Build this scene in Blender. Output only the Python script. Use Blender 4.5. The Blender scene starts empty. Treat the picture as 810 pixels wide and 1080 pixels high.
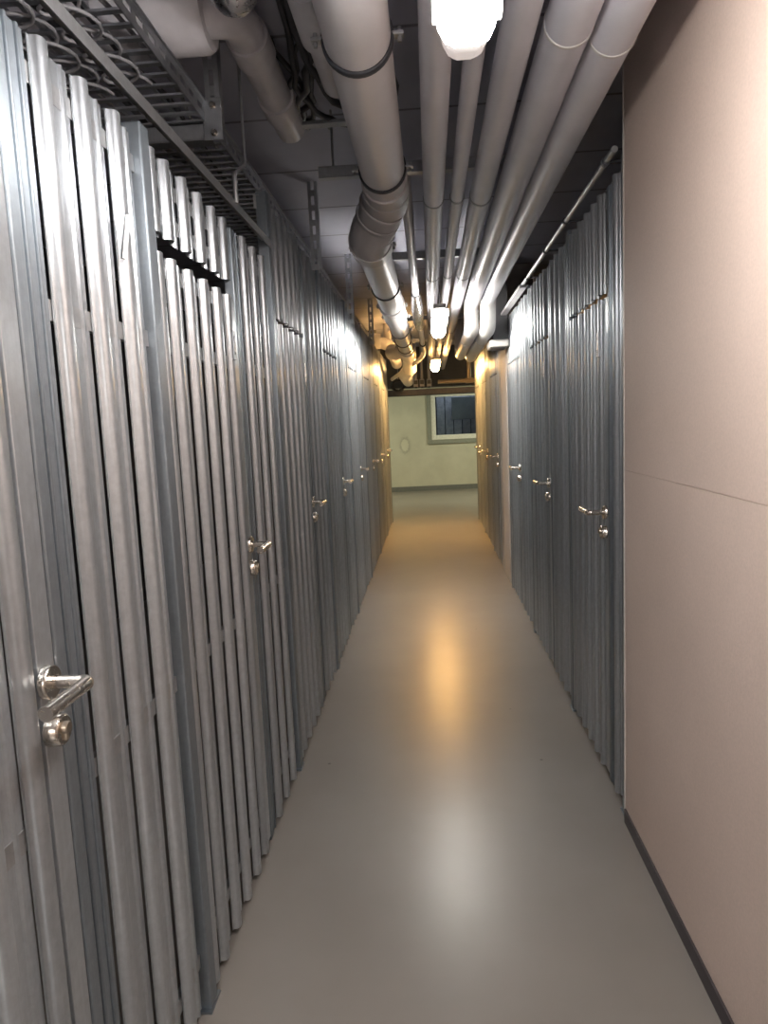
import bpy, bmesh, math, random
from mathutils import Vector, Matrix
random.seed(7)
C = bpy.context.scene.collection
PI = math.pi
# ------------------------------------------------------------------ camera, world, light, exposure
def set_camera():
    F, CX, CY, VP, rho = 750.0, 405.0, 540.0, (454.0, 444.0), math.radians(2.05)
    d = Vector(((VP[0]-CX)/F, -(VP[1]-CY)/F, -1.0)).normalized()
    u = Vector((-math.sin(rho), math.cos(rho), 0)); u = (u - u.dot(d)*d).normalized()
    r = d.cross(u)
    cam = bpy.data.cameras.new('camera'); o = bpy.data.objects.new('camera', cam); C.objects.link(o)
    cam.sensor_fit = 'HORIZONTAL'; cam.sensor_width = 36.0; cam.lens = F/810.0*36.0
    cam.clip_start = 0.02; cam.clip_end = 100
    M = Matrix((r, d, u)).to_4x4()
    M.translation = Vector((0, 0, 1.45)); o.matrix_world = M
    bpy.context.scene.camera = o
set_camera()
sc = bpy.context.scene
w = bpy.data.worlds.new('world'); sc.world = w; w.use_nodes = True
w.node_tree.nodes['Background'].inputs[0].default_value = (0.6, 0.7, 1.0, 1)
w.node_tree.nodes['Background'].inputs[1].default_value = 0.01
sc.view_settings.view_transform = 'Standard'; sc.view_settings.look = 'None'
sc.view_settings.gamma = 1.0; sc.view_settings.use_curve_mapping = False
sc.view_settings.exposure = 0.38
LAMP_NEAR = ((1.0, 0.95, 0.92), 50.0)
LAMP_NEUTRAL = ((1.0, 0.95, 0.88), 52.0)
LAMP_WARM = ((1.0, 0.54, 0.17), 130.0)
def area(name, loc, rot, size, energy, col):
    l = bpy.data.lights.new(name, 'AREA'); l.shape = 'RECTANGLE'; l.size, l.size_y = size
    l.energy = energy; l.color = col
    o = bpy.data.objects.new(name, l); o.location = loc; o.rotation_euler = rot; C.objects.link(o)
# the corridor's next lamp, behind the camera, and the lamps of the cross passage round the corner
area('corridor_lamp_light', (0.088, -3.9, 2.2), (0, 0, 0), (0.12, 1.27), 135, (1.0, 0.95, 0.90))
area('passage_lamp_light', (1.9, 12.9, 2.3), (0, math.radians(18), 0), (0.15, 1.3), 58, (1.0, 0.98, 0.70))
area('passage_lamp_light', (-1.9, 12.9, 2.3), (0, math.radians(-18), 0), (0.15, 1.3), 42, (1.0, 0.98, 0.70))

# ------------------------------------------------------------------ materials
def new_mat(name):
    m = bpy.data.materials.new(name); m.use_nodes = True
    return m, m.node_tree, m.node_tree.nodes['Principled BSDF']
def lk(t, a, b): t.links.new(a, b)
def tex_coords(t, scale=(1,1,1), world=False):
    tc = t.nodes.new('ShaderNodeNewGeometry' if world else 'ShaderNodeTexCoord')
    mp = t.nodes.new('ShaderNodeMapping'); mp.inputs['Scale'].default_value = scale
    lk(t, tc.outputs['Position' if world else 'Object'], mp.inputs[0]); return mp.outputs[0]
def noise(t, vec, scale, detail=3, rough=0.5):
    n = t.nodes.new('ShaderNodeTexNoise'); n.inputs['Scale'].default_value = scale
    n.inputs['Detail'].default_value = detail; n.inputs['Roughness'].default_value = rough
    lk(t, vec, n.inputs['Vector']); return n.outputs['Fac']
def ramp(t, fac, stops):
    r = t.nodes.new('ShaderNodeValToRGB'); e = r.color_ramp.elements
    while len(e) < len(stops): e.new(0.5)
    for k, (p, c) in enumerate(stops):
        e[k].position = p; e[k].color = (c if len(c) == 4 else (*c, 1)) if hasattr(c, '__len__') else (c, c, c, 1)
    lk(t, fac, r.inputs[0]); return r.outputs[0]
def mrange(t, fac, a, b):
    n = t.nodes.new('ShaderNodeMapRange'); n.inputs[3].default_value = a; n.inputs[4].default_value = b
    lk(t, fac, n.inputs[0]); return n.outputs[0]
def mul(t, a, b):
    n = t.nodes.new('ShaderNodeMix'); n.data_type = 'RGBA'; n.blend_type = 'MULTIPLY'; n.inputs[0].default_value = 1
    lk(t, a, n.inputs[6]); lk(t, b, n.inputs[7]); return n.outputs[2]
def bump(t, bsdf, h, strength, dist=0.002):
    b = t.nodes.new('ShaderNodeBump'); b.inputs['Strength'].default_value = strength; b.inputs['Distance'].default_value = dist
    lk(t, h, b.inputs['Height']); lk(t, b.outputs[0], bsdf.inputs['Normal'])

def galvanised(name, base, rough=0.31, aniso=0.75, spread=0.16, metal=1.0, spangle=55):
    m, t, b = new_mat(name)
    b.inputs['Metallic'].default_value = metal
    v = tex_coords(t, (1, 1, 0.05), True)
    streak = noise(t, v, 160, 3, 0.6)
    sp = noise(t, tex_coords(t, (1, 1, 1), True), spangle, 4, 0.65)
    geo = t.nodes.new('ShaderNodeNewGeometry')
    isl = mrange(t, geo.outputs['Random Per Island'], 1-spread, 1+spread*0.6)
    c1 = ramp(t, streak, [(0.25, tuple(x*0.93 for x in base)), (0.75, tuple(min(1, x*1.05) for x in base))])
    c2 = ramp(t, sp, [(0.3, 0.86), (0.7, 1.0)])
    cm = t.nodes.new('ShaderNodeCombineColor'); [lk(t, isl, cm.inputs[k]) for k in range(3)]
    lk(t, mul(t, mul(t, c1, c2), cm.outputs[0]), b.inputs['Base Color'])
    lk(t, mrange(t, sp, rough-0.005, rough+0.025), b.inputs['Roughness'])
    b.inputs['Anisotropic'].default_value = aniso
    tv = t.nodes.new('ShaderNodeCombineXYZ'); tv.inputs[0].default_value = 0.7; tv.inputs[1].default_value = 0.7
    lk(t, tv.outputs[0], b.inputs['Tangent'])
    bump(t, b, sp, 0.015, 0.001)
    return m
def plain(name, col, rough=0.5, metal=0.0, var=0.12, scale=30, bmp=0.05, spec=0.5):
    m, t, b = new_mat(name); b.inputs['Metallic'].default_value = metal
    b.inputs['Specular IOR Level'].default_value = spec
    n = noise(t, tex_coords(t, world=True), scale, 4, 0.6)
    lk(t, ramp(t, n, [(0.3, tuple(x*(1-var) for x in col)), (0.7, tuple(min(1, x*(1+var)) for x in col))]), b.inputs['Base Color'])
    lk(t, mrange(t, n, rough-0.06, rough+0.06), b.inputs['Roughness'])
    if bmp: bump(t, b, n, bmp, 0.002)
    return m
def emit(name, col, strength):
    m, t, b = new_mat(name)
    b.inputs['Base Color'].default_value = (*[0.2]*3, 1)
    b.inputs['Emission Color'].default_value = (*col, 1); b.inputs['Emission Strength'].default_value = strength
    return m

M = {}
M['slat'] = galvanised('galvanised_slat', (0.55, 0.585, 0.615), metal=0.82)
M['post'] = galvanised('galvanised_post', (0.31, 0.35, 0.385), rough=0.42, metal=0.85)
M['rail'] = galvanised('galvanised_rail', (0.55, 0.56, 0.57), rough=0.45, aniso=0.3)
M['strut'] = galvanised('galvanised_strut', (0.50, 0.52, 0.55), rough=0.45, aniso=0.0)
M['darksteel'] = plain('dull_steel', (0.16, 0.16, 0.18), 0.5, 0.7)
M['stainless'] = plain('brushed_stainless', (0.66, 0.61, 0.55), 0.26, 1.0, 0.06, 120, 0.02)
M['brass'] = plain('lock_core', (0.50, 0.44, 0.36), 0.3, 1.0, 0.05)
M['jacket'] = plain('grey_pipe_jacket', (0.62, 0.62, 0.67), 0.38, 0.12, 0.06, 6, 0.03)  # paler and bluer base, with lamp haze put into the colour
M['band'] = plain('pale_seam_band', (0.62, 0.61, 0.60), 0.4, 0.1, 0.05)
M['drain'] = plain('grey_drain_pipe', (0.62, 0.60, 0.61), 0.38, 0.15, 0.06, 5, 0.03)
M['fitting'] = plain('grey_fitting', (0.50, 0.48, 0.49), 0.42, 0.25, 0.08, 8, 0.04)
M['rubber'] = plain('black_rubber', (0.035, 0.037, 0.045), 0.55)
M['plastic_grey'] = plain('grey_plastic', (0.60, 0.59, 0.62), 0.42, 0, 0.08, 12)
M['foil'] = plain('crinkled_foil', (0.62, 0.62, 0.64), 0.28, 1.0, 0.15, 60, 0.9)
M['white'] = plain('white_plastic', (0.72, 0.71, 0.68), 0.4, 0, 0.04)

M['boxgrey'] = plain('grey_box', (0.17, 0.17, 0.18), 0.5, 0, 0.06)
M['cable'] = plain('black_cable', (0.05, 0.05, 0.055), 0.45)
M['cablegrey'] = plain('grey_cable', (0.30, 0.30, 0.32), 0.45)
M['copper'] = plain('ochre_pipe', (0.55, 0.44, 0.30), 0.4, 0.2, 0.1)
M['trimwhite'] = plain('corner_bead', (0.66, 0.62, 0.58), 0.5)
M['baseboard'] = plain('dark_baseboard', (0.055, 0.045, 0.05), 0.5)
M['baseboard_far'] = plain('grey_baseboard', (0.16, 0.17, 0.16), 0.5)
M['frame_grey'] = plain('window_surround', (0.26, 0.28, 0.24), 0.5)
M['frame_white'] = plain('window_frame_white', (0.80, 0.82, 0.76), 0.35)
M['concrete_dark'] = plain('bare_concrete', (0.17, 0.165, 0.165), 0.8, 0, 0.15, 4, 0.1)
M['locker_back'] = plain('shaded_locker_interior', (0.05, 0.05, 0.055), 0.8)  # near-black colour stands in for the shade inside the lockers
M['pillar'] = plain('painted_pillar', (0.52, 0.47, 0.43), 0.6, 0, 0.06, 20, 0.1)
M['boards'] = plain('weathered_boards', (0.26, 0.24, 0.24), 0.8, 0, 0.25, 14, 0.2)

def floor_mat():
    m, t, b = new_mat('grey_epoxy_floor')
    v = tex_coords(t, world=True)
    big = noise(t, v, 1.6, 4, 0.55); fine = noise(t, v, 60, 4, 0.7); mid = noise(t, v, 9, 5, 0.65)
    c = ramp(t, big, [(0.3, (0.205, 0.187, 0.168)), (0.7, (0.240, 0.220, 0.198))])
    vor = t.nodes.new('ShaderNodeTexVoronoi'); vor.inputs['Scale'].default_value = 3.2; vor.inputs['Randomness'].default_value = 1
    lk(t, v, vor.inputs['Vector'])
    chips = ramp(t, vor.outputs['Distance'], [(0.016, 0.4), (0.026, 1.0)])
    vs = tex_coords(t, (1.0, 0.25, 1), True)
    vor2 = t.nodes.new('ShaderNodeTexNoise'); vor2.inputs['Scale'].default_value = 7; vor2.inputs['Detail'].default_value = 8
    vor2.inputs['Roughness'].default_value = 0.75; lk(t, vs, vor2.inputs['Vector'])
    scuff = ramp(t, vor2.outputs['Fac'], [(0.73, 1.0), (0.79, 0.78)])
    lk(t, mul(t, mul(t, c, chips), scuff), b.inputs['Base Color'])
    r = mrange(t, mid, 0.28, 0.33)
    bump(t, b, fine, 0.02, 0.0015)
    lk(t, r, b.inputs['Roughness'])
    b.inputs['Specular IOR Level'].default_value = 0.5
    return m
def wall_board():
    m, t, b = new_mat('beige_wall_board')
    v = tex_coords(t, world=True)
    big = noise(t, v, 2.0, 4, 0.5); fine = noise(t, v, 150, 3, 0.7); mid = noise(t, v, 40, 4, 0.7)
    c = ramp(t, big, [(0.3, (0.64, 0.515, 0.44)), (0.7, (0.70, 0.565, 0.485))])
    c = mul(t, c, ramp(t, fine, [(0.3, 0.92), (0.7, 1.04)]))
    vs = tex_coords(t, (1, 6, 1.2), True)
    sc_ = noise(t, vs, 5, 9, 0.8)
    c = mul(t, c, ramp(t, sc_, [(0.70, 1.0), (0.76, 1.12)]))
    lk(t, c, b.inputs['Base Color']); b.inputs['Roughness'].default_value = 0.62
    bump(t, b, mid, 0.35, 0.003)
    return m
def far_wall():
    m, t, b = new_mat('cream_far_wall')
    v = tex_coords(t, world=True)
    n = noise(t, v, 3, 5, 0.6)
    c = ramp(t, n, [(0.3, (0.52, 0.52, 0.42)), (0.7, (0.60, 0.60, 0.49))])
    # a worn patch with a ring of old adhesive
    d = t.nodes.new('ShaderNodeVectorMath'); d.operation = 'DISTANCE'; d.inputs[1].default_value = (-0.55, 14.92, 0.97)
    nm = t.nodes.new('ShaderNodeVectorMath'); nm.operation = 'MULTIPLY'; nm.inputs[1].default_value = (1.0, 1.0, 0.62)
    d.inputs[1].default_value = (-0.55, 14.92, 0.97*0.62)
    geo = t.nodes.new('ShaderNodeNewGeometry'); lk(t, geo.outputs['Position'], nm.inputs[0]); lk(t, nm.outputs[0], d.inputs[0])
    n2 = noise(t, v, 25, 3, 0.6)
    ad = t.nodes.new('ShaderNodeMath'); ad.operation = 'MULTIPLY_ADD'; ad.inputs[1].default_value = 0.08; lk(t, n2, ad.inputs[0]); lk(t, d.outputs['Value'], ad.inputs[2])
    c = mul(t, c, ramp(t, ad.outputs[0], [(0.08, 1.12), (0.11, 1.1), (0.13, 0.72), (0.16, 0.95), (0.2, 1.0)]))
    lk(t, c, b.inputs['Base Color']); b.inputs['Roughness'].default_value = 0.7
    return m
def ceiling_mat():
    m, t, b = new_mat('grey_concrete_ceiling')
    v = tex_coords(t, world=True)
    n = noise(t, v, 3, 5, 0.6)
    c = ramp(t, n, [(0.3, (0.46, 0.47, 0.56)), (0.7, (0.53, 0.54, 0.63))])  # lifted and blued, so the lamp's haze is part of the colour
    sep = t.nodes.new('ShaderNodeSeparateXYZ'); lk(t, v, sep.inputs[0])
    md = t.nodes.new('ShaderNodeMath'); md.operation = 'PINGPONG'; md.inputs[1].default_value = 0.31; lk(t, sep.outputs[1], md.inputs[0])
    c = mul(t, c, ramp(t, md.outputs[0], [(0.006, 0.45), (0.012, 1.0)]))
    lk(t, c, b.inputs['Base Color']); b.inputs['Roughness'].default_value = 0.75
    bump(t, b, n, 0.1, 0.004)
    return m
def glass_mat():
    m, t, b = new_mat('window_glass'); nt = t.nodes
    tr = nt.new('ShaderNodeBsdfTransparent'); tr.inputs[0].default_value = (0.80, 0.86, 0.9, 1)
    gl = nt.new('ShaderNodeBsdfGlossy'); gl.inputs['Roughness'].default_value = 0.03
    fr = nt.new('ShaderNodeFresnel'); fr.inputs[0].default_value = 1.5
    mx = nt.new('ShaderNodeMixShader'); lk(t, fr.outputs[0], mx.inputs[0]); lk(t, tr.outputs[0], mx.inputs[1]); lk(t, gl.outputs[0], mx.inputs[2])
    lk(t, mx.outputs[0], nt['Material Output'].inputs[0]); return m
M['floor'] = floor_mat(); M['board'] = wall_board(); M['farwall'] = far_wall(); M['ceil'] = ceiling_mat(); M['glass'] = glass_mat()
M['lamp_neutral'] = emit('lit_diffuser_neutral', *LAMP_NEUTRAL)
for n_, c_, e_ in (('cap_near', (1.0, 0.86, 0.80), 0.42), ('cap_neutral', (1.0, 0.96, 0.9), 3.0), ('cap_warm', (1.0, 0.6, 0.25), 4.0)): M[n_] = emit('lit_end_cover', c_, e_)
M['lamp_near'] = emit('lit_diffuser_near', *LAMP_NEAR)
M['lamp_warm'] = emit('lit_diffuser_warm', *LAMP_WARM)

# ------------------------------------------------------------------ mesh helpers
def box(bm, x0, y0, z0, x1, y1, z1, bev=0.0):
    vs = [bm.verts.new((x, y, z)) for x in (x0, x1) for y in (y0, y1) for z in (z0, z1)]
    fs = [bm.faces.new([vs[i] for i in q]) for q in ((0,1,3,2), (4,6,7,5), (0,4,5,1), (2,3,7,6), (0,2,6,4), (1,5,7,3))]
    if bev:
        es = list({e for f in fs for e in f.edges})
        bmesh.ops.bevel(bm, geom=es, offset=bev, segments=2, profile=0.5, affect='EDGES', clamp_overlap=True)
def frames(pts):
    out = []; n = len(pts); ref = None
    for i in range(n):
        a = pts[max(i-1, 0)]; b = pts[min(i+1, n-1)]; t = (b-a).normalized()
        if ref is None:
            ref = Vector((0, 0, 1)) if abs(t.z) < 0.9 else Vector((1, 0, 0))
        s = (ref - ref.dot(t)*t).normalized(); ref = s
        out.append((t, s, t.cross(s)))
    return out
def tube(bm, pts, r, seg=16, cap=True, smooth=True):
    pts = [Vector(p) for p in pts]; rs = r if hasattr(r, '__len__') else [r]*len(pts)
    rings = []
    for p, rr, (t, s, q) in zip(pts, rs, frames(pts)):
        rings.append([bm.verts.new(p + rr*(math.cos(a)*s + math.sin(a)*q)) for a in [2*PI*k/seg for k in range(seg)]])
    for A, B in zip(rings, rings[1:]):
        for k in range(seg):
            f = bm.faces.new((A[k], A[(k+1) % seg], B[(k+1) % seg], B[k])); f.smooth = smooth
    if cap:
        for Rg in (rings[0][::-1], rings[-1]): bm.faces.new([bm.verts.new(v.co) for v in Rg])
def ring(bm, c, axis, r0, r1, width, seg=32):
    """a flat band of the given width round an axis, from r0 to r1"""
    c = Vector(c); ax = Vector(axis).normalized()
    s = (Vector((0,0,1)) if abs(ax.z) < 0.9 else Vector((1,0,0))); s = (s - s.dot(ax)*ax).normalized(); q = ax.cross(s)
    prof = [(-width/2, r0), (-width/2, r1*0.985), (-width*0.3, r1), (width*0.3, r1), (width/2, r1*0.985), (width/2, r0)]
    R = [[bm.verts.new(c + ax*h + rr*(math.cos(a)*s + math.sin(a)*q)) for h, rr in prof] for a in [2*PI*k/seg for k in range(seg)]]
    n = len(prof)
    for i in range(seg):
        for j in range(n):
            f = bm.faces.new((R[i][j], R[i][(j+1) % n], R[(i+1) % seg][(j+1) % n], R[(i+1) % seg][j])); f.smooth = True
def arc(p0, p1, p2, n=8):
    """points of a smooth bend from p0 to p2 with corner p1"""
    p0, p1, p2 = Vector(p0), Vector(p1), Vector(p2)
    return [(1-t)**2*p0 + 2*t*(1-t)*p1 + t*t*p2 for t in [k/n for k in range(n+1)]]
def link(name, bm, mat, parent=None, loc=None):
    bmesh.ops.recalc_face_normals(bm, faces=bm.faces[:])
    if loc is not None: bmesh.ops.translate(bm, verts=bm.verts[:], vec=-Vector(loc))
    me = bpy.data.meshes.new(name); bm.to_mesh(me); bm.free(); me.materials.append(mat)
    o = bpy.data.objects.new(name, me); C.objects.link(o)
    if parent is not None: o.parent = parent
    elif loc is not None: o.location = loc
    return o
def tag(o, label, cat, group=None):
    o['label'] = label; o['category'] = cat
    if group: o['group'] = group
    return o
def thing(name, label, cat, loc, group=None):
    o = bpy.data.objects.new(name, None); C.objects.link(o); o.location = loc; o.empty_display_size = 0.1
    return tag(o, label, cat, group)
def struct(name, bm, mat, parent=None):
    o = link(name, bm, mat, parent)
    if parent is None: o['kind'] = 'structure'
    return o
def B(): return bmesh.new()

# ------------------------------------------------------------------ setting
CEIL = 2.72
b = B(); box(b, -4, -5.2, -0.1, 4, 16.5, 0.0); struct('floor', b, M['floor'])
b = B(); box(b, -4, -5.2, CEIL, 4, 16.5, CEIL+0.15); struct('ceiling', b, M['ceil'])
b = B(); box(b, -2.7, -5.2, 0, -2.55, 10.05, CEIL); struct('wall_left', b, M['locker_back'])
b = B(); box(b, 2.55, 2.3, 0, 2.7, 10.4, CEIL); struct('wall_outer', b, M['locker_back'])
b = B(); box(b, -4, -5.2, 0, 4, -5.05, CEIL); struct('wall_back', b, M['concrete_dark'])
b = B(); box(b, -2.6, 9.97, 0, -0.70, 10.05, CEIL); struct('wall_near_passage', b, M['concrete_dark'])
b = B(); box(b, 0.72, 10.32, 0, 2.7, 10.4, CEIL); struct('wall_beside_passage', b, M['concrete_dark'])
for x, n in ((-4.0, 'wall_passage_west'), (3.9, 'wall_passage_east')):
    b = B(); box(b, x, 9.9, 0, x+0.1, 16.5, CEIL); struct(n, b, M['farwall'])
b = B(); box(b, -3.9, 12.42, 2.03, 3.9, 12.75, CEIL, 0.01); struct('trim_3', b, M['concrete_dark'])
# beige board wall: two boards with a seam at 1.26 m
WX = 0.645
b = B(); box(b, WX+0.002, -5.05, 0.05, WX+0.12, 2.44, CEIL)
box(b, WX, -5.05, 0.05, WX+0.002, 2.44, 1.2575); box(b, WX, -5.05, 1.2595, WX+0.002, 2.44, CEIL)
struct('wall_right', b, M['board'])
b = B(); box(b, WX-0.002, 2.436, 0.02, WX+0.125, 2.448, CEIL); struct('trim_1', b, M['trimwhite'])
b = B(); box(b, WX-0.006, -5.05, 0.0, WX+0.1, 2.43, 0.05); struct('baseboard_right', b, M['baseboard'])
b = B(); box(b, WX+0.125, 2.40, 0, 2.6, 2.44, CEIL); struct('wall_behind_board', b, M['concrete_dark'])
b = B(); box(b, 0.655, 6.20, 0, 0.90, 6.90, CEIL, 0.006); struct('pillar', b, M['pillar'])
# far wall, slightly askew, with a window opening
ANG = math.radians(5.4)
far = bpy.data.objects.new('wall_far_pivot', None)
def farbox(bm, x0, y0, z0, x1, y1, z1, bev=0.0):
    n0 = len(bm.verts); box(bm, x0, y0, z0, x1, y1, z1, bev); bm.verts.ensure_lookup_table()
    for v in bm.verts[n0:]:
        x, y = v.co.x, v.co.y
        v.co.x = x*math.cos(ANG) - y*math.sin(ANG); v.co.y = 14.97 + x*math.sin(ANG) + y*math.cos(ANG)
bpy.data.objects.remove(far)
W0, W1, Z0, Z1 = -0.07, 1.25, 0.97, 2.12
b = B(); farbox(b, -4.2, 0, 0, W0, 0.25, CEIL); farbox(b, W1, 0, 0, 4.2, 0.25, CEIL)
farbox(b, W0, 0, 0, W1, 0.25, Z0); farbox(b, W0, 0, Z1, W1, 0.25, CEIL); struct('wall_far', b, M['farwall'])
b = B(); farbox(b, -4.2, -0.02, 0, 4.2, 0.0, 0.10); struct('baseboard_far', b, M['baseboard_far'])
win = bpy.data.objects.new('window_1', None); C.objects.link(win); win['kind'] = 'structure'
b = B(); s = 0.085
farbox(b, W0, -0.03, Z0, W0+s, 0.2, Z1); farbox(b, W1-s, -0.03, Z0, W1, 0.2, Z1)
farbox(b, W0+s, -0.03, Z0, W1-s, 0.2, Z0+s); farbox(b, W0+s, -0.03, Z1-s, W1-s, 0.2, Z1); struct('surround', b, M['frame_grey'], win)
b = B(); a0, a1, c0, c1, s2 = W0+s, W1-s, Z0+s, Z1-s, 0.095
farbox(b, a0, -0.01, c0, a0+s2, 0.07, c1, 0.006); farbox(b, a1-s2, -0.01, c0, a1, 0.07, c1, 0.006)
farbox(b, a0+s2, -0.01, c0, a1-s2, 0.07, c0+s2, 0.006); farbox(b, a0+s2, -0.01, c1-s2, a1-s2, 0.07, c1, 0.006); struct('window_frame', b, M['frame_white'], win)
b = B(); farbox(b, a0+s2, 0.03, c0+s2, a1-s2, 0.038, c1-s2); struct('pane', b, M['glass'], win)
b = B()
for k in range(16):
    farbox(b, -0.9+k*0.19, 0.95+0.012*(k % 3), 0.2, -0.9+k*0.19+0.17, 0.99+0.012*(k % 3), 3.0)
struct('wall_shaft', b, M['boards'])
b = B(); farbox(b, 0.55, 0.80, 1.45, 1.6, 0.86, 1.95, 0.01); struct('trim_2', b, M['concrete_dark'])
area('added_shaft_light', (0.5, 15.9, 2.62), (0, 0, 0), (1.0, 0.4), 26, (0.75, 0.85, 1.0))  # added light, brightens the boards behind the glass

# ------------------------------------------------------------------ lockers
# local frame: y along the row away from the handle, x = -depth, z up; the right row is the same unit turned half round
FL = 0.018
def slat(bm, y0, pitch, z0, z1, gap=0.017, d0=0.0):
    """one rolled-steel slat: raised crown, step, recessed flange with a rib"""
    e = pitch-gap
    pr = [(-0.006, FL), (0.0, FL), (0.0014, 0.0085), (0.0040, 0.0042), (0.0078, 0.0016), (0.0125, 0.0003), (0.0180, 0.0), (0.0235, 0.0003), (0.0282, 0.0016),
          (0.0320, 0.0042), (0.0346, 0.0085), (0.0362, FL-0.003), (0.046, FL-0.003), (0.048, FL), (0.0495, FL+0.004)]
    if e > 0.085: pr += [(e-0.030, FL+0.004), (e-0.027, FL-0.001), (e-0.021, FL-0.001), (e-0.018, FL+0.004)]
    pr += [(max(e, 0.055), FL+0.004)]
    t = 0.0016
    rows = []
    for yy, dd in pr:
        rows.append([bm.verts.new((-(dd+d0), y0+yy, z)) for z in (z0, z1)] + [bm.verts.new((-(dd+d0)-t, y0+yy+ (0.0015 if 0 <= yy < 0.006 else 0), z)) for z in (z0, z1)])
    for A, Bq in zip(rows, rows[1:]):
        i = rows.index(A); bm.faces.new((A[0], Bq[0], Bq[1], A[1])).smooth = 1 <= i <= 10; bm.faces.new((A[2], A[3], Bq[3], Bq[2]))
        for q in ((A[0], A[2], Bq[2], Bq[0]), (A[1], Bq[1], Bq[3], A[3])): bm.faces.new([bm.verts.new(v.co) for v in q])
    for Rw in (rows[0], rows[-1]):
        bm.faces.new((Rw[0], Rw[1], Rw[3], Rw[2]))
DOOR = (-0.535, -0.4125, -0.29, -0.1675, -0.056)
PANEL = (0.172, 0.310, 0.447)
CACHE = {}
def cached(key, name, mat, fn):
    if key not in CACHE:
        bm = B(); fn(bm); bmesh.ops.recalc_face_normals(bm, faces=bm.faces[:])
        me = bpy.data.meshes.new(name); bm.to_mesh(me); bm.free(); me.materials.append(mat); CACHE[key] = me
    return CACHE[key]
def put(name, me, parent):
    o = bpy.data.objects.new(name, me); C.objects.link(o); o.parent = parent; return o
def rails(bm, y0, y1, zs, h=0.035):
    for z in zs: box(bm, -0.036, y0, z-h/2, -0.0210, y1, z+h/2)
def door_mesh(dtop):
    def fn(bm):
        for k, y in enumerate(DOOR): slat(bm, y, 0.1225 if k < 4 else 0.049, 0.022, dtop)
        # hinge stile and lock plate
        slat(bm, -0.617, 0.076, 0.022, dtop, 0.012, 0.003)
        box(bm, -0.026, 0.004, 0.022, -0.014, 0.052, dtop, 0.002)
    return fn
def door_rail(z):
    return lambda bm: rails(bm, -0.62, 0.045, (z,))
def panel_rail(y1, z):
    return lambda bm: rails(bm, 0.10, y1, (z,))
def transom_mesh(zb, zt):
    def fn(bm):
        for k, y in enumerate(DOOR): slat(bm, y, 0.1225 if k < 4 else 0.049, zb, zt)
        slat(bm, -0.617, 0.076, zb, zt, 0.012, 0.003)
    return fn
def panel_mesh(zt, n=3):
    def fn(bm):
        for k, y in enumerate(PANEL[:n]):
            slat(bm, y, (0.140, 0.142, 0.13)[k], 0.022, zt, (0.015, 0.022, 0.016)[k])
    return fn
def post_mesh(y0, y1, front, zt):
    def fn(bm):
        box(bm, -0.045, y0, 0.004, -front, y1, zt, 0.004)
        box(bm, -0.05, y0-0.012, 0.0, -front+0.004, y1+0.012, 0.006)
    return fn
def lock_post(zt):
    def fn(bm):
        # folded jamb beside the lock plate
        box(bm, -0.044, 0.056, 0.004, -0.012, 0.088, zt, 0.004)
        box(bm, -0.044, 0.086, 0.004, -0.020, 0.158, zt, 0.002)
        for y in (0.104, 0.136): box(bm, -0.022, y-0.004, 0.004, -0.015, y+0.004, zt, 0.002)
    return fn
HZ = 1.072
def lever(bm):
    tube(bm, [(-0.012, 0.022, HZ), (0.050, 0.022, HZ)], 0.0105, 16)
    tube(bm, arc((0.044, 0.022, HZ), (0.056, 0.022, HZ), (0.056, 0.008, HZ), 5) + [Vector((0.056, -0.105, HZ))], 0.0112, 16)
def strike(bm):
    box(bm, -0.004, -0.053, 1.665, 0.003, -0.022, 1.755, 0.0015)
    for z in (1.685, 1.735): tube(bm, [(0.002, -0.038, z), (0.0055, -0.038, z)], [0.005, 0.004], 10)
def rosette(bm):
    tube(bm, [(-0.013, 0.022, HZ), (-0.003, 0.022, HZ), (-0.001, 0.022, HZ)], [0.027, 0.027, 0.025], 28)
def lockcyl(bm):
    z = HZ-0.078
    tube(bm, [(-0.013, 0.022, z), (0.006, 0.022, z), (0.009, 0.022, z)], [0.026, 0.025, 0.022], 28)
def lockcore(bm):
    z = HZ-0.078
    tube(bm, [(0.006, 0.022, z+0.004), (0.015, 0.022, z+0.004), (0.017, 0.022, z+0.004)], [0.010, 0.010, 0.008], 20)
    box(bm, 0.006, 0.017, z-0.017, 0.014, 0.027, z, 0.003)
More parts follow.
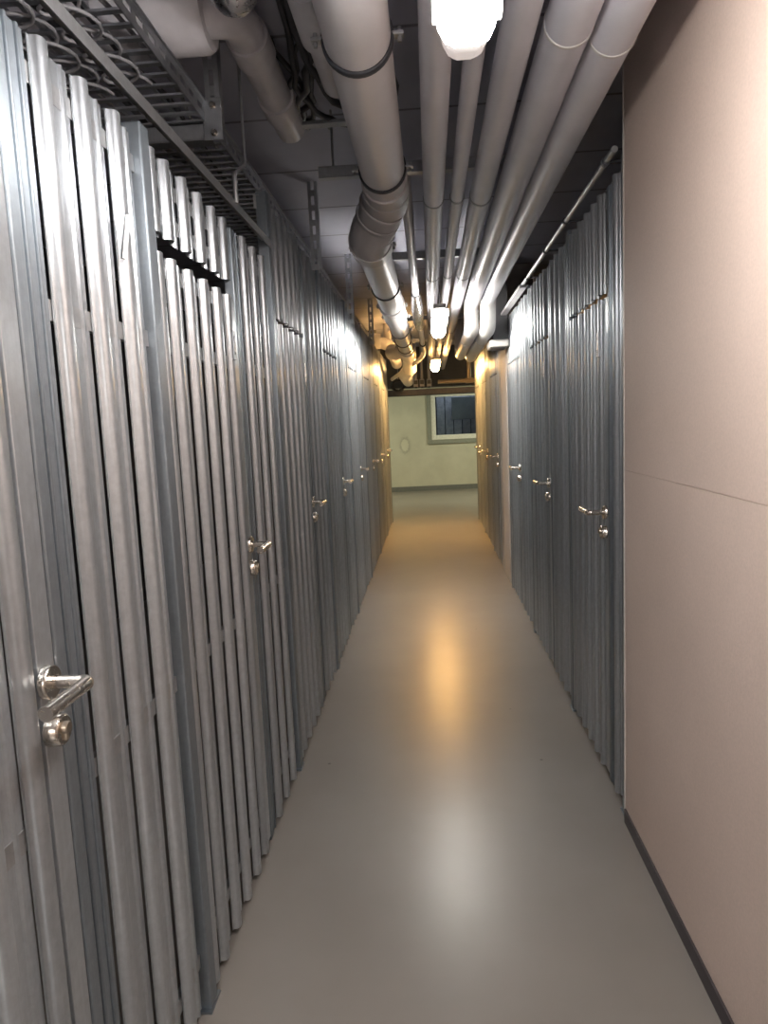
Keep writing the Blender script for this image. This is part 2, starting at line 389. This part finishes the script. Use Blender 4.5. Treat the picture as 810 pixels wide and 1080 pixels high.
def locker(x, yh, rot, top, gap, label, end_post=False, n=3):
    t = thing('storage_locker_front', label, 'locker', (x, yh, 0)); t.rotation_euler = (0, 0, rot)
    t['group'] = 'locker fronts of the left row' if rot == 0 else 'locker fronts of the right row'
    dtop = 1.885-gap/2; tb = 1.885+gap/2; key = (round(top, 3), round(gap, 3))
    put('hinge_post', cached(('hp', top), 'hinge_post', M['post'], post_mesh(-0.675, -0.625, 0.002, top+0.03)), t)
    d = put('door', cached(('d', gap), 'door', M['slat'], door_mesh(dtop)), t)
    for z in (0.14, 0.86, 1.66, dtop-0.03): put('cross_rail', cached(('dr', z), 'cross_rail', M['rail'], door_rail(z)), d)
    put('rosette', cached('rosette', 'rosette', M['stainless'], rosette), d)
    put('strike_plate', cached('st', 'strike_plate', M['strut'], strike), d)
    put('lever_handle', cached('lever', 'lever_handle', M['stainless'], lever), d)
    put('lock_escutcheon', cached('lc', 'lock_escutcheon', M['stainless'], lockcyl), d)
    put('lock_cylinder', cached('lco', 'lock_cylinder', M['brass'], lockcore), d)
    tp = put('transom_panel', cached(('t', key), 'transom_panel', M['slat'], transom_mesh(tb, top)), t)
    for z in (tb+0.05, top-0.05): put('cross_rail', cached(('dr', z), 'cross_rail', M['rail'], door_rail(z)), tp)
    put('lock_post', cached(('lp', top), 'lock_post', M['post'], lock_post(top)), t)
    y1 = 0.575 if n == 3 else 0.27
    sp = put('side_panel', cached(('p', top, n), 'side_panel', M['slat'], panel_mesh(top, n)), t)
    for z in (0.14, 0.86, 1.66, top-0.06): put('cross_rail', cached(('pr', z, n), 'cross_rail', M['rail'], panel_rail(y1, z)), sp)
    if n < 3: put('edge_post', cached(('eg', top), 'edge_post', M['post'], post_mesh(0.285, 0.33, 0.002, top+0.03)), t)
    if top > 2.2: put('top_rail', cached(('tr', top, n), 'top_rail', M['rail'], lambda bm: (box(bm, -0.052, -0.675, top-0.035, -0.041, y1, top+0.015), box(bm, -0.052, -0.675, top+0.012, -0.030, y1, top+0.016))), t)
    if end_post: put('end_post', cached(('ep', top), 'end_post', M['post'], post_mesh(0.58, 0.64, 0.002, top+0.03)), t)
    return t
LX = -0.600
left_rows = [
 (2.09, 0.010, 'nearest locker front of the left row, its large lever handle low at the left edge'),
 (2.09, 0.044, 'second locker front of the left row, wide dark slot under its short upper slats'),
 (2.33, 0.020, 'third locker front of the left row, first tall one past the angle rail'),
 (2.33, 0.018, 'fourth locker front of the left row, just past the first perforated hanger'),
 (2.33, 0.018, 'fifth locker front of the left row, with the second hanger on its top edge'),
 (2.33, 0.018, 'sixth locker front of the left row, with the third hanger on its top edge'),
 (2.33, 0.018, 'seventh locker front of the left row, second from its far end, tinted orange'),
 (2.33, 0.018, 'last locker front of the left row, glowing orange at the far passage')]
for k, (top, gap, lab) in enumerate(left_rows):
    locker(LX, 1.01+1.252*k, 0, top, gap, lab, end_post=(k == 7))
b = B(); tube(b, [(-0.602, 1.443, 1.80), (-0.590, 1.452, 1.885)], 0.006, 4, smooth=False)
tag(link('metal_tab', b, M['rail'], loc=(-0.6, 1.445, 1.84)), 'small loose metal tab leaning in the gap between two slats left of the dark slot', 'tab')
RX = 0.650
right_rows = [
 (2.79, 'first locker front of the right row, beside the beige board wall'),
 (4.10, 'second locker front of the right row, midway between beige wall and pillar'),
 (5.41, 'third locker front of the right row, just before the pale pillar'),
 (7.17, 'first locker front beyond the pale pillar on the right, next to it'),
 (8.46, 'second locker front beyond the pale pillar on the right, middle of those three'),
 (9.75, 'last locker front on the right, glowing orange at the far passage')]
for k, (yh, lab) in enumerate(right_rows):
    locker(RX, yh, PI, 2.255, 0.018, lab, n=1 if k == 0 else 3)
# angle rail over the two short lockers of the left row
b = B(); box(b, -0.602, 0.2, 2.150, -0.598, 2.86, 2.178); box(b, -0.63, 0.2, 2.174, -0.602, 2.86, 2.178)
tag(link('angle_rail', b, M['rail'], loc=(-0.6, 1.5, 2.16)), 'thin galvanised angle rail running above the short slats of the two nearest left lockers', 'rail')
# ------------------------------------------------------------------ lamps
def lamp(y0, y1, mat, cap, label, name='batten_lamp'):
    t = thing(name, label, 'ceiling lamp', (0.088, (y0+y1)/2, 2.105), 'batten lamps along the corridor'); L = t.location
    x = 0.088; hw = 0.053
    b = B(); box(b, x-hw*0.8, y0, 2.171, x+hw*0.8, y1, 2.200, 0.006); link('housing', b, M['white'], t, L)
    b = B(); ends = 0.10
    prof = [(-hw*0.8, 2.172), (-hw, 2.150), (-hw*0.95, 2.134), (-hw*0.72, 2.112), (-hw*0.4, 2.104), (hw*0.4, 2.104), (hw*0.72, 2.112), (hw*0.95, 2.134), (hw, 2.150), (hw*0.8, 2.172)]
    def ext(bm, ya, yb, sa=1, sb=1):
        A = [bm.verts.new((x+px*sa, ya, 2.170-(2.170-pz)*sa)) for px, pz in prof]; Bq = [bm.verts.new((x+px*sb, yb, 2.170-(2.170-pz)*sb)) for px, pz in prof]
        for k in range(len(prof)-1):
            bm.faces.new((A[k], A[k+1], Bq[k+1], Bq[k])).smooth = True
        bm.faces.new(A); bm.faces.new(Bq)
    ext(b, y0+ends, y1-ends); link('diffuser', b, mat, t, L)
    for (ya, yb, sa, sb) in ((y0+0.03, y0+ends, 0.80, 0.97), (y1-ends, y1-0.03, 0.97, 0.80), (y0, y0+0.03, 0.62, 0.70), (y1-0.03, y1, 0.70, 0.62)):
        b = B(); ext(b, ya, yb, sa, sb); link('end_cap', b, cap, t, L)
    for yy in (y0+0.12, y0+(y1-y0)*0.5, y1-0.12):
        for sgn in (-1, 1):
            b = B(); box(b, x+sgn*hw-0.008, yy-0.014, 2.140, x+sgn*hw+0.008, yy+0.014, 2.185, 0.002); link('clip', b, M['white'], t, L)
    for yy in (y0+0.25, y1-0.25):
        b = B(); tube(b, [(x+0.003, yy, 2.198), (x+0.003, yy, CEIL)], 0.004, 8); link('suspension_rod', b, M['darksteel'], t, L)
    return t
lamp(0.26, 1.46, M['lamp_near'], M['cap_near'], 'nearest lit batten lamp under the pipes, cut by the top of the photo')
lamp(4.75, 5.92, M['lamp_neutral'], M['cap_neutral'], 'second lit white batten lamp under the pipes, midway down the corridor')
lamp(8.62, 9.85, M['lamp_warm'], M['cap_warm'], 'farthest lit batten lamp, small, giving warm orange light')
# ------------------------------------------------------------------ the five parallel pipes
PZ = 2.352
def pipe(x, r, y1, label, bands=(), drop=None, seg=28):
    t = thing('insulated_pipe', label, 'pipe', (x, 3.0, PZ), 'five parallel ceiling pipes'); L = t.location
    b = B()
    if drop is None:
        tube(b, [(x, -5.0, PZ), (x, y1, PZ)], r, seg); link('pipe_run', b, M['jacket'], t, L)
    else:
        yd, zd, ye = drop
        tube(b, [(x, -5.0, PZ), (x, yd-0.10, PZ)], r, seg); link('pipe_run', b, M['jacket'], t, L)
        b = B()
        pts = arc((x, yd-0.11, PZ), (x, yd, PZ), (x, yd, PZ-0.10), 6)[:-1] + arc((x, yd+0.012, zd+0.09), (x, yd+0.02, zd), (x, yd+0.14, zd), 6)
        tube(b, pts, r*1.03, seg); link('drop_elbow', b, M['band'], t, L)
        b = B(); tube(b, [(x, yd+0.13, zd), (x, ye-0.1, zd)] , r, seg); link('pipe_run', b, M['jacket'], t, L)
        b = B(); tube(b, arc((x, ye-0.12, zd), (x, ye, zd), (x, ye, zd+0.12), 8) + [Vector((x, ye, CEIL))], r, seg); link('end_elbow', b, M['jacket'], t, L)
        b = B(); ring(b, (x, yd+0.75, zd), (0, 1, 0), r, r+0.004, 0.03); link('seam_band', b, M['band'], t, L)
    for yb in bands:
        b = B(); ring(b, (x, yb, PZ), (0, 1, 0), r, r+0.0025, 0.012); link('seam_band', b, M['band'], t, L)
pipe(0.045, 0.041, 12.4, 'leftmost of the five parallel grey pipes, running above the lamps')
pipe(0.140, 0.027, 12.4, 'thinnest of the five parallel grey pipes, second from the left')
pipe(0.236, 0.043, 12.4, 'middle one of the five parallel grey pipes')
pipe(0.353, 0.057, 0, 'fourth of the five parallel grey pipes, bending down before the pillar', (1.80,), (5.75, 2.150, 8.05))
pipe(0.467, 0.057, 0, 'rightmost of the five parallel grey pipes, beside the right locker row', (1.86,), (5.60, 2.135, 8.22))
# ------------------------------------------------------------------ big drain pipe
D = thing('drain_pipe', 'large grey drain pipe with black clamps and a double elbow, left of the lamps', 'pipe', (-0.14, 1.5, 2.36))
L = D.location; DR = 0.080; A0 = Vector((-0.140, 0, 2.355)); B0 = Vector((-0.238, 0, 2.255))
def PA(y): return Vector((A0.x, y, A0.z))
def PB(y): return Vector((B0.x, y, B0.z))
b = B(); tube(b, [PA(-5), PA(2.83)], DR, 40); link('pipe_run', b, M['drain'], D, L)
b = B(); tube(b, [PA(2.80), PA(2.96)], DR*1.11, 40); link('socket', b, M['fitting'], D, L)
b = B(); mid = (PA(3.05)+PB(3.2))/2
tube(b, arc(PA(2.9), PA(3.02), mid, 6)[:-1] + arc(mid, PB(3.17), PB(3.30), 6), DR*1.16, 40); link('double_elbow', b, M['fitting'], D, L)
for k, f in enumerate((0.25, 0.5, 0.75)):
    c = PA(2.95).lerp(PB(3.25), f); b = B(); ring(b, c, (PB(3.2)-PA(3.0)), DR*1.15, DR*1.21, 0.016, 40); link('rib', b, M['fitting'], D, L)
b = B(); tube(b, [PB(3.26), PB(3.37)], DR*1.22, 40); link('socket', b, M['fitting'], D, L)
b = B(); tube(b, [PB(3.35), PB(5.0)], DR, 40); link('pipe_run', b, M['drain'], D, L)
b = B(); tube(b, [PB(4.95), PB(5.05), PB(5.08), PB(5.45), PB(5.48), PB(5.58)], [DR*1.12, DR*1.12, DR*1.06, DR*1.06, DR*1.12, DR*1.12], 40); link('coupling', b, M['drain'], D, L)
b = B(); tube(b, [PB(5.55), PB(8.1)], DR, 40); link('pipe_run', b, M['drain'], D, L)
b = B(); tube(b, [PB(8.05), PB(8.2), PB(8.22), PB(8.7), PB(8.72), PB(8.86)], [DR*1.15, DR*1.15, DR*1.08, DR*1.08, DR*1.15, DR*1.15], 40)
tube(b, [PB(8.42), PB(8.42)+Vector((-0.12, 0.14, 0.02)), PB(8.42)+Vector((-0.125, 0.146, 0.02)), PB(8.42)+Vector((-0.20, 0.23, 0.03))], [DR, DR, DR*1.15, DR*1.15], 32); link('branch_fitting', b, M['drain'], D, L)
b = B(); p = PB(8.9); tube(b, arc(PB(8.84), PB(9.05), PB(9.05)+Vector((0.0, 0.12, -0.10)), 8) + [PB(9.05)+Vector((0, 0.2, -0.15))], DR*1.02, 36); link('lower_elbow', b, M['drain'], D, L)
q = PB(9.05)+Vector((0, 0.17, -0.13)); b = B(); tube(b, [q, q+Vector((-0.08, 0.45, -0.05)), q+Vector((-0.08, 1.8, -0.05))] + arc(q+Vector((-0.08, 1.85, -0.05)), q+Vector((-0.08, 2.1, -0.05)), q+Vector((-0.08, 2.1, 0.2)), 6) + [Vector((q.x-0.08, q.y+2.1, CEIL))], DR*1.08, 32); link('pipe_run', b, M['drain'], D, L)
def clamp(c):
    b = B(); ring(b, c, (0, 1, 0), DR, DR+0.007, 0.024, 40); o = link('pipe_clamp', b, M['rubber'], D, L)
    for sgn in (-1, 1):
        b = B(); x = c.x+sgn*(DR+0.016); box(b, x-0.014, c.y-0.012, c.z-0.004, x+0.014, c.y+0.012, c.z+0.004, 0.001)
        tube(b, [(x+sgn*0.004, c.y, c.z-0.016), (x+sgn*0.004, c.y, c.z+0.016)], 0.005, 8)
        bmesh.ops.translate(b, verts=b.verts[:], vec=-Vector(L)); link('clamp_ear', b, M['rail'], o)
    b = B(); tube(b, [(c.x, c.y, c.z+DR), (c.x, c.y, CEIL)], 0.005, 8)
    bmesh.ops.translate(b, verts=b.verts[:], vec=-Vector(L)); link('threaded_rod', b, M['rail'], o)
for y in (1.80, 2.68): clamp(PA(y))
for y in (3.39, 4.35, 5.07, 5.60, 6.35, 7.1, 7.75): clamp(PB(y))
# ------------------------------------------------------------------ thin pipe beside the drain pipe
t = thing('heating_pipe', 'thin pipe with a bright foil sleeve, between the drain pipe and the lamps', 'pipe', (-0.07, 5.5, 2.30)); L = t.location
b = B(); tube(b, [(-0.075, 3.3, 2.52), (-0.075, 5.15, 2.36), (-0.075, 5.3, 2.345)], 0.026, 16); link('upper_run', b, M['plastic_grey'], t, L)
b = B(); tube(b, [(-0.075, 5.2, 2.35), (-0.072, 5.6, 2.31), (-0.068, 6.3, 2.27), (-0.064, 6.45, 2.27)], [0.034, 0.046, 0.044, 0.03], 20); link('foil_sleeve', b, M['foil'], t, L)
b = B(); tube(b, [(-0.064, 6.4, 2.27), (-0.045, 8.0, 2.235)] + arc((-0.045, 8.1, 2.23), (-0.04, 8.6, 2.22), (-0.14, 8.9, 2.18), 8) + [Vector((-0.38, 9.7, 2.10)), Vector((-0.52, 10.2, 2.06))], 0.026, 16); link('elbow_run', b, M['drain'], t, L)
for p in ((-0.05, 7.5, 2.245), (-0.22, 9.17, 2.155)):
    b = B(); ring(b, p, (0, 1, 0), 0.024, 0.034, 0.03, 20); link('coupling', b, M['rubber'], t, L)
b = B(); tube(b, [(-0.075, 4.2, 2.44), (-0.075, 4.2, CEIL)], 0.004, 8); tube(b, [(-0.055, 7.2, 2.26), (-0.055, 7.2, CEIL)], 0.004, 8); link('hanger', b, M['rail'], t, L)
# ------------------------------------------------------------------ grey plastic pipes in the upper left
t = thing('plastic_pipe', 'short grey plastic pipe with socket hugging the upper left side of the large drain pipe', 'pipe', (-0.27, 1.6, 2.52)); L = t.location
b = B(); tube(b, [(-0.265, -1.5, 2.50), (-0.265, 1.85, 2.50)], 0.040, 24); link('pipe_run', b, M['plastic_grey'], t, L)
b = B(); tube(b, [(-0.265, 1.82, 2.50), (-0.265, 2.06, 2.50)], 0.050, 24); link('socket', b, M['plastic_grey'], t, L)
b = B(); tube(b, [(-0.265, 2.0, 2.50), (-0.265, 2.33, 2.52)] + arc((-0.265, 2.36, 2.52), (-0.265, 2.5, 2.53), (-0.265, 2.52, 2.66), 6) + [Vector((-0.265, 2.52, CEIL))], 0.038, 24); link('upturned_end', b, M['plastic_grey'], t, L)
t = thing('waste_pipe', 'fat grey plastic waste pipe crossing above the cable tray at upper left', 'pipe', (-0.7, 2.03, 2.55)); L = t.location
b = B(); tube(b, [(-2.4, 2.08, 2.59), (-0.72, 2.06, 2.59)], 0.095, 32); link('pipe_run', b, M['plastic_grey'], t, L)
b = B(); tube(b, [(-0.85, 2.06, 2.59), (-0.58, 2.06, 2.59), (-0.565, 2.06, 2.59)], [0.108, 0.108, 0.10], 32); link('socket', b, M['plastic_grey'], t, L)
b = B(); tube(b, arc((-0.60, 2.06, 2.57), (-0.50, 2.07, 2.585), (-0.50, 2.18, 2.60), 8) + [Vector((-0.50, 2.9, 2.60))], 0.055, 24); link('branch_elbow', b, M['plastic_grey'], t, L)
for y in (2.22, 2.62):
    b = B(); tube(b, [(-0.50, y, 2.60), (-0.50, y+0.12, 2.60)], 0.064, 24); link('branch_socket', b, M['plastic_grey'], t, L)
t = thing('foil_duct', 'crinkled silver foil duct end hanging at the top edge, right of the waste pipe', 'duct', (-0.43, 1.80, 2.50)); L = t.location
b = B(); pts = [(-0.43, 1.80, CEIL-0.0005), (-0.43, 1.80, 2.62), (-0.43, 1.80, 2.54), (-0.43, 1.80, 2.46), (-0.43, 1.80, 2.437), (-0.43, 1.80, 2.428)]
tube(b, pts, [0.062, 0.066, 0.066, 0.055, 0.033, 0.008], 28); link('foil_sleeve', b, M['foil'], t, L)
for z in (2.56, 2.62, 2.68):
    b = B(); ring(b, (-0.43, 1.80, z), (0, 0, 1), 0.063, 0.0685, 0.012, 28); link('duct_band', b, M['rail'], t, L)
t = thing('cable_bunch', 'tangle of dark cables hanging under the ceiling left of the large drain pipe', 'cables', (-0.42, 2.7, 2.62)); L = t.location
rnd = random.Random(5)
for k in range(8):
    x0 = -0.50+0.045*k; pts = []
    for i in range(14):
        u = i/13; pts.append((x0+0.10*math.sin(3*u+k)+rnd.uniform(-0.012, 0.012), 2.35+0.75*u+rnd.uniform(-0.02, 0.02), 2.69-0.09*math.sin(PI*u)*(0.6+0.08*k)-0.012*(k % 3)+rnd.uniform(-0.006, 0.006)))
    pts = [(pts[0][0], 2.15, 2.712)] + pts + [(pts[-1][0], 3.2, 2.712)]
    b = B(); tube(b, pts, 0.009+0.002*(k % 3), 8); link('cable', b, M['cable'], t, L)
b = B(); box(b, -0.55, 2.84, 2.585, -0.18, 2.88, 2.60, 0.002); box(b, -0.55, 2.84, 2.60, -0.535, 2.88, CEIL); box(b, -0.195, 2.84, 2.60, -0.18, 2.88, CEIL); link('support_bar', b, M['strut'], t, L)
# ------------------------------------------------------------------ cable tray, its brackets and cables
TZ = 2.40; TX0, TX1 = -1.02, -0.665
t = thing('cable_tray', 'galvanised ladder cable tray running along above the left lockers', 'cable tray', (-0.84, 3, TZ)); L = t.location
b = B(); y = 0.25
while y < 9.1:
    box(b, TX0, y, TZ, TX1, y+0.018, TZ+0.006); y += 0.06
for x in (-0.95, -0.88, -0.81, -0.74): box(b, x-0.005, 0.25, TZ+0.006, x+0.005, 9.1, TZ+0.010)
link('rungs', b, M['strut'], t, L)
def slotted(bm, x, y0, y1, z0, z1, step=0.075):
    """upright side rail with a row of slots"""
    th = 0.003; zm0, zm1 = z0+(z1-z0)*0.36, z0+(z1-z0)*0.64
    box(bm, x, y0, z0, x+th, y1, zm0); box(bm, x, y0, zm1, x+th, y1, z1)
    y = y0
    while y < y1: box(bm, x, y, zm0, x+th, min(y+step*0.4, y1), zm1); y += step
for x in (TX0, TX1):
    b = B(); slotted(b, x, 0.25, 9.1, TZ, TZ+0.06); box(b, x-0.006, 0.25, TZ+0.058, x+0.009, 9.1, TZ+0.061); link('side_rail', b, M['strut'], t, L)
cab = [(-0.97, 'cable', 0.007), (-0.92, 'cablegrey', 0.006), (-0.86, 'cable', 0.009), (-0.80, 'cablegrey', 0.006), (-0.75, 'cable', 0.008), (-0.70, 'cablegrey', 0.006)]
ord_ = ['innermost', 'second', 'third', 'fourth', 'fifth', 'outermost']
for k, (x, mt, r) in enumerate(cab):
    pts = []
    for i in range(110):
        y = 0.3+i*0.085
        pts.append((x+0.014*math.sin(i*0.55+k*1.9)+0.006*math.sin(i*1.3+k), y, TZ+0.011+r+0.004*(1+math.sin(i*0.8+k))))
    b = B(); tube(b, pts, r, 8)
    tag(link('cable', b, M[mt], loc=(x, 3, TZ+0.02)), '%s %s cable lying in the cable tray, counted from the locker side' % (ord_[k], 'black' if mt == 'cable' else 'grey'), 'cable', 'cables in the tray')
def loops(y0, n, x, label):
    pts = []
    for i in range(n*14+1):
        a = 2*PI*i/14
        pts.append((x+0.055*math.cos(a), y0+i*0.0075+0.05*math.sin(a), TZ-0.009-0.004*math.cos(a*0.5)))
    b = B(); tube(b, pts, 0.0045, 8); tag(link('cable_loop', b, M['cablegrey'], loc=(x, y0, TZ-0.01)), label, 'cable')
loops(1.50, 5, -0.78, 'coiled grey cable tied in loops under the nearest stretch of cable tray')
loops(1.42, 6, -0.90, 'coiled grey cable under the nearest tray stretch, on the side deeper into the lockers')
def bracket(x, y, zb, label, arm=True, w=0.045):
    t = thing('tray_bracket', label, 'bracket', (x, y, zb), 'perforated hangers of the left row'); L = t.location
    b = B(); th = 0.004; h = zb
    box(b, x-w/2, y-0.02, zb, x-w/2+th, y+0.02, CEIL); box(b, x+w/2-th, y-0.02, zb, x+w/2, y+0.02, CEIL)
    z = zb
    box(b, x-w/2, y-0.022, zb, x-w*0.16, y-0.018, CEIL); box(b, x+w*0.16, y-0.022, zb, x+w/2, y-0.018, CEIL)
    while z < CEIL:
        box(b, x-w*0.16, y-0.022, z, x+w*0.16, y-0.018, min(z+0.03, CEIL)); z += 0.075
    link('strut', b, M['strut'], t, L)
    if arm:
        b = B(); box(b, x-0.40, y-0.02, zb-0.048, x-w/2+0.01, y-0.016, zb-0.001); box(b, x-0.40, y-0.02, zb-0.05, x-w/2+0.01, y+0.02, zb-0.046); box(b, x-0.40, y-0.02, zb-0.004, x-w/2+0.01, y+0.02, zb-0.001)
        box(b, x-w/2-0.01, y-0.027, zb-0.055, x+w/2+0.004, y-0.022, zb+0.07, 0.001)
        link('arm', b, M['strut'], t, L)
        for dz in (-0.035, 0.045):
            b = B(); tube(b, [(x, y-0.027, zb+dz), (x, y-0.034, zb+dz), (x, y-0.038, zb+dz)], [0.011, 0.010, 0.006], 12); link('bolt', b, M['stainless'], t, L)
    return t
bracket(-0.635, 2.32, 2.398, 'perforated bracket with a bolted arm carrying the near end of the cable tray')
bracket(-0.575, 3.90, 2.272, 'perforated hanger strut over the top edge between third and fourth left lockers', False, 0.05)
bracket(-0.575, 5.53, 2.21, 'perforated hanger strut over the top edge of the fifth left locker', False, 0.05)
bracket(-0.575, 7.50, 2.26, 'perforated hanger strut over the top edge of the sixth left locker', False, 0.05)
# bent hook rod
b = B(); tube(b, [(-0.598, 2.36, 2.172), (-0.598, 2.36, 2.25), (-0.598, 2.36, 2.262), (-0.575, 2.40, 2.30), (-0.572, 2.405, 2.312), (-0.572, 2.405, CEIL)], [0.009, 0.009, 0.008, 0.005, 0.005, 0.005], 10)
tag(link('hanger_rod', b, M['rail'], loc=(-0.598, 2.36, 2.172)), 'bent hanger rod rising from the angle rail near its far end', 'rod')
# ------------------------------------------------------------------ right-hand conduit, trunking
t = thing('conduit', 'thin bright conduit pipe along the top of the three nearer right lockers', 'conduit', (0.63, 4.3, 2.30)); L = t.location
b = B(); tube(b, [(0.632, 2.50, 2.305), (0.632, 6.10, 2.305)], 0.011, 12); link('tube', b, M['rail'], t, L)
for y in (2.62, 3.35, 3.9, 4.6, 5.3):
    b = B(); ring(b, (0.632, y, 2.305), (0, 1, 0), 0.010, 0.016, 0.02, 14); box(b, 0.640, y-0.01, 2.30, 0.70, y+0.01, 2.306); link('saddle', b, M['darksteel'], t, L)
t = thing('ventilation_box', 'grey box with pale bottom grille, between the bending pipes and the pillar', 'vent', (0.58, 6.05, 2.1)); L = t.location
b = B(); box(b, 0.525, 5.90, 2.075, 0.648, 6.19, CEIL, 0.004); link('housing', b, M['boxgrey'], t, L)  # dark grey carries the shade on the box front
b = B(); box(b, 0.500, 5.87, 2.018, 0.650, 6.19, 2.075, 0.008); link('bottom_cover', b, M['white'], t, L)
b = B(); [box(b, 0.525, 5.89+0.03*k, 2.012, 0.632, 5.905+0.03*k, 2.018) for k in range(9)]; link('grille', b, M['boxgrey'], t, L)
b = B(); box(b, 0.590, 4.70, 2.262, 0.640, 5.895, 2.280, 0.004)
tag(link('trunking', b, M['plastic_grey'], loc=(0.61, 5.4, 2.27)), 'flat pale trunking between rightmost pipe and conduit, leading to the grey vent box', 'trunking')
# ------------------------------------------------------------------ cross rails carrying the pipes
for y, lab in ((3.05, 'steel cross rail above the pipes at the double elbow'), (4.60, 'steel cross rail above the pipes before the second lamp'), (7.3, 'steel cross rail above the pipes past the second lamp'), (9.3, 'steel cross rail above the pipes just before the farthest lamp')):
    t = thing('pipe_support_rail', lab, 'support rail', (0.1, y, 2.44), 'cross rails above the pipes'); L = t.location
    b = B(); box(b, -0.42, y-0.02, 2.455, 0.58, y-0.016, 2.495); box(b, -0.42, y-0.02, 2.453, 0.58, y+0.02, 2.457); box(b, -0.42, y-0.02, 2.493, 0.58, y+0.02, 2.497); link('channel', b, M['strut'], t, L)
    for x in (-0.36, 0.29, 0.55):
        b = B(); tube(b, [(x, y, 2.457), (x, y, CEIL)], 0.005, 8); link('threaded_rod', b, M['rail'], t, L)
    for x, r in ((0.045, 0.041), (0.14, 0.027), (0.236, 0.043)):
        b = B(); tube(b, [(x, y, PZ+r), (x, y, 2.455)], 0.005, 8); ring(b, (x, y, PZ), (0, 1, 0), r, r+0.003, 0.02, 24); link('pipe_hanger', b, M['strut'], t, L)
# ------------------------------------------------------------------ services at the far end
t = thing('cross_tray', 'dark cable tray crossing the corridor end in front of the far wall', 'cable tray', (0, 12.2, 1.9)); L = t.location
b = B(); box(b, -1.6, 12.05, 1.885, 1.6, 12.35, 1.893); box(b, -1.6, 12.05, 1.885, 1.6, 12.055, 1.985); box(b, -1.6, 12.345, 1.885, 1.6, 12.35, 1.985); link('trough', b, M['darksteel'], t, L)
for x in (-1.3, -0.75, 0.85, 1.4):
    b = B(); tube(b, [(x, 12.2, 1.89), (x, 12.2, CEIL-0.001)], 0.006, 8); link('threaded_rod', b, M['darksteel'], t, L)
b = B()
for k in range(7):
    tube(b, [(-1.55, 12.10+0.035*k, 1.91+0.012*(k % 2)), (-0.5, 12.09+0.036*k, 1.915+0.01*((k+1) % 2)), (0.5, 12.11+0.033*k, 1.91), (1.55, 12.10+0.035*k, 1.915)], 0.011, 8)
o = tag(link('cable_bundle', b, M['cable'], loc=(0, 12.2, 1.92)), 'bundle of black cables lying in the dark cross tray', 'cables'); o['kind'] = 'stuff'
for k, x in enumerate((-0.215, -0.115, 0.0)):
    t = thing('junction_box', ('left', 'middle', 'right')[k] + ' one of three small dark boxes hanging in a row at the corridor end', 'junction box', (x, 11.75, 2.05), 'three boxes at the corridor end'); L = t.location
    b = B(); box(b, x-0.038, 11.72, 2.01, x+0.038, 11.80, 2.13, 0.006); link('housing', b, M['plastic_grey'], t, L)
    b = B(); box(b, x-0.030, 11.712, 2.05, x+0.030, 11.72, 2.11, 0.003); link('lid', b, M['boxgrey'], t, L)
    b = B(); tube(b, [(x, 11.76, 2.13), (x, 11.76, CEIL)], 0.022, 12); link('riser', b, M['plastic_grey'], t, L)
    b = B(); tube(b, [(x, 11.76, 1.99), (x, 11.76, 2.01)], 0.016, 12); link('gland', b, M['rubber'], t, L)
t = thing('cross_pipe', 'ochre lit pipe crossing near the ceiling at the corridor end, right of the farthest lamp', 'pipe', (0.4, 11.6, 2.06)); L = t.location
b = B(); tube(b, [(0.14, 11.6, 2.065), (1.7, 11.6, 2.065)], 0.032, 18); link('pipe_run', b, M['copper'], t, L)
b = B(); tube(b, [(0.58, 11.6, 2.065), (0.70, 11.6, 2.065)], 0.042, 18); tube(b, [(0.64, 11.6, 2.065), (0.64, 11.6, CEIL)], 0.03, 16); link('tee', b, M['copper'], t, L)
t = thing('hose_coil', 'black hose coiled up under the warm lit pipe bend at the corridor end', 'hose', (-0.5, 11.6, 2.06)); L = t.location
pts = []
for i in range(90):
    a = i*2*PI/22; pts.append((-0.50+0.105*math.cos(a)+0.012*math.sin(i*0.7), 11.62+i*0.0012, 2.045+0.085*math.sin(a)+0.008*math.sin(i*1.1)))
b = B(); tube(b, pts, 0.014, 10); link('coil', b, M['cable'], t, L)
b = B(); tube(b, [(-0.50, 11.66, 2.12), (-0.50, 11.66, CEIL)], 0.005, 8); link('hook', b, M['rail'], t, L)
t = thing('duct_fitting', 'lumpy warm lit insulated fitting at the end of the left ceiling corner', 'duct', (-0.5, 9.2, 2.3)); L = t.location
b = B(); tube(b, [(-1.2, 9.35, 2.50), (-0.62, 9.35, 2.50), (-0.60, 9.35, 2.50)], [0.10, 0.10, 0.09], 24)
tube(b, arc((-0.62, 9.35, 2.48), (-0.47, 9.35, 2.46), (-0.46, 9.5, 2.36), 6) + [Vector((-0.45, 10.3, 2.28))], 0.075, 24); link('bend', b, M['drain'], t, L)
b = B(); tube(b, [(-0.52, 9.42, CEIL), (-0.52, 9.42, 2.45)], 0.05, 20); link('riser', b, M['drain'], t, L)
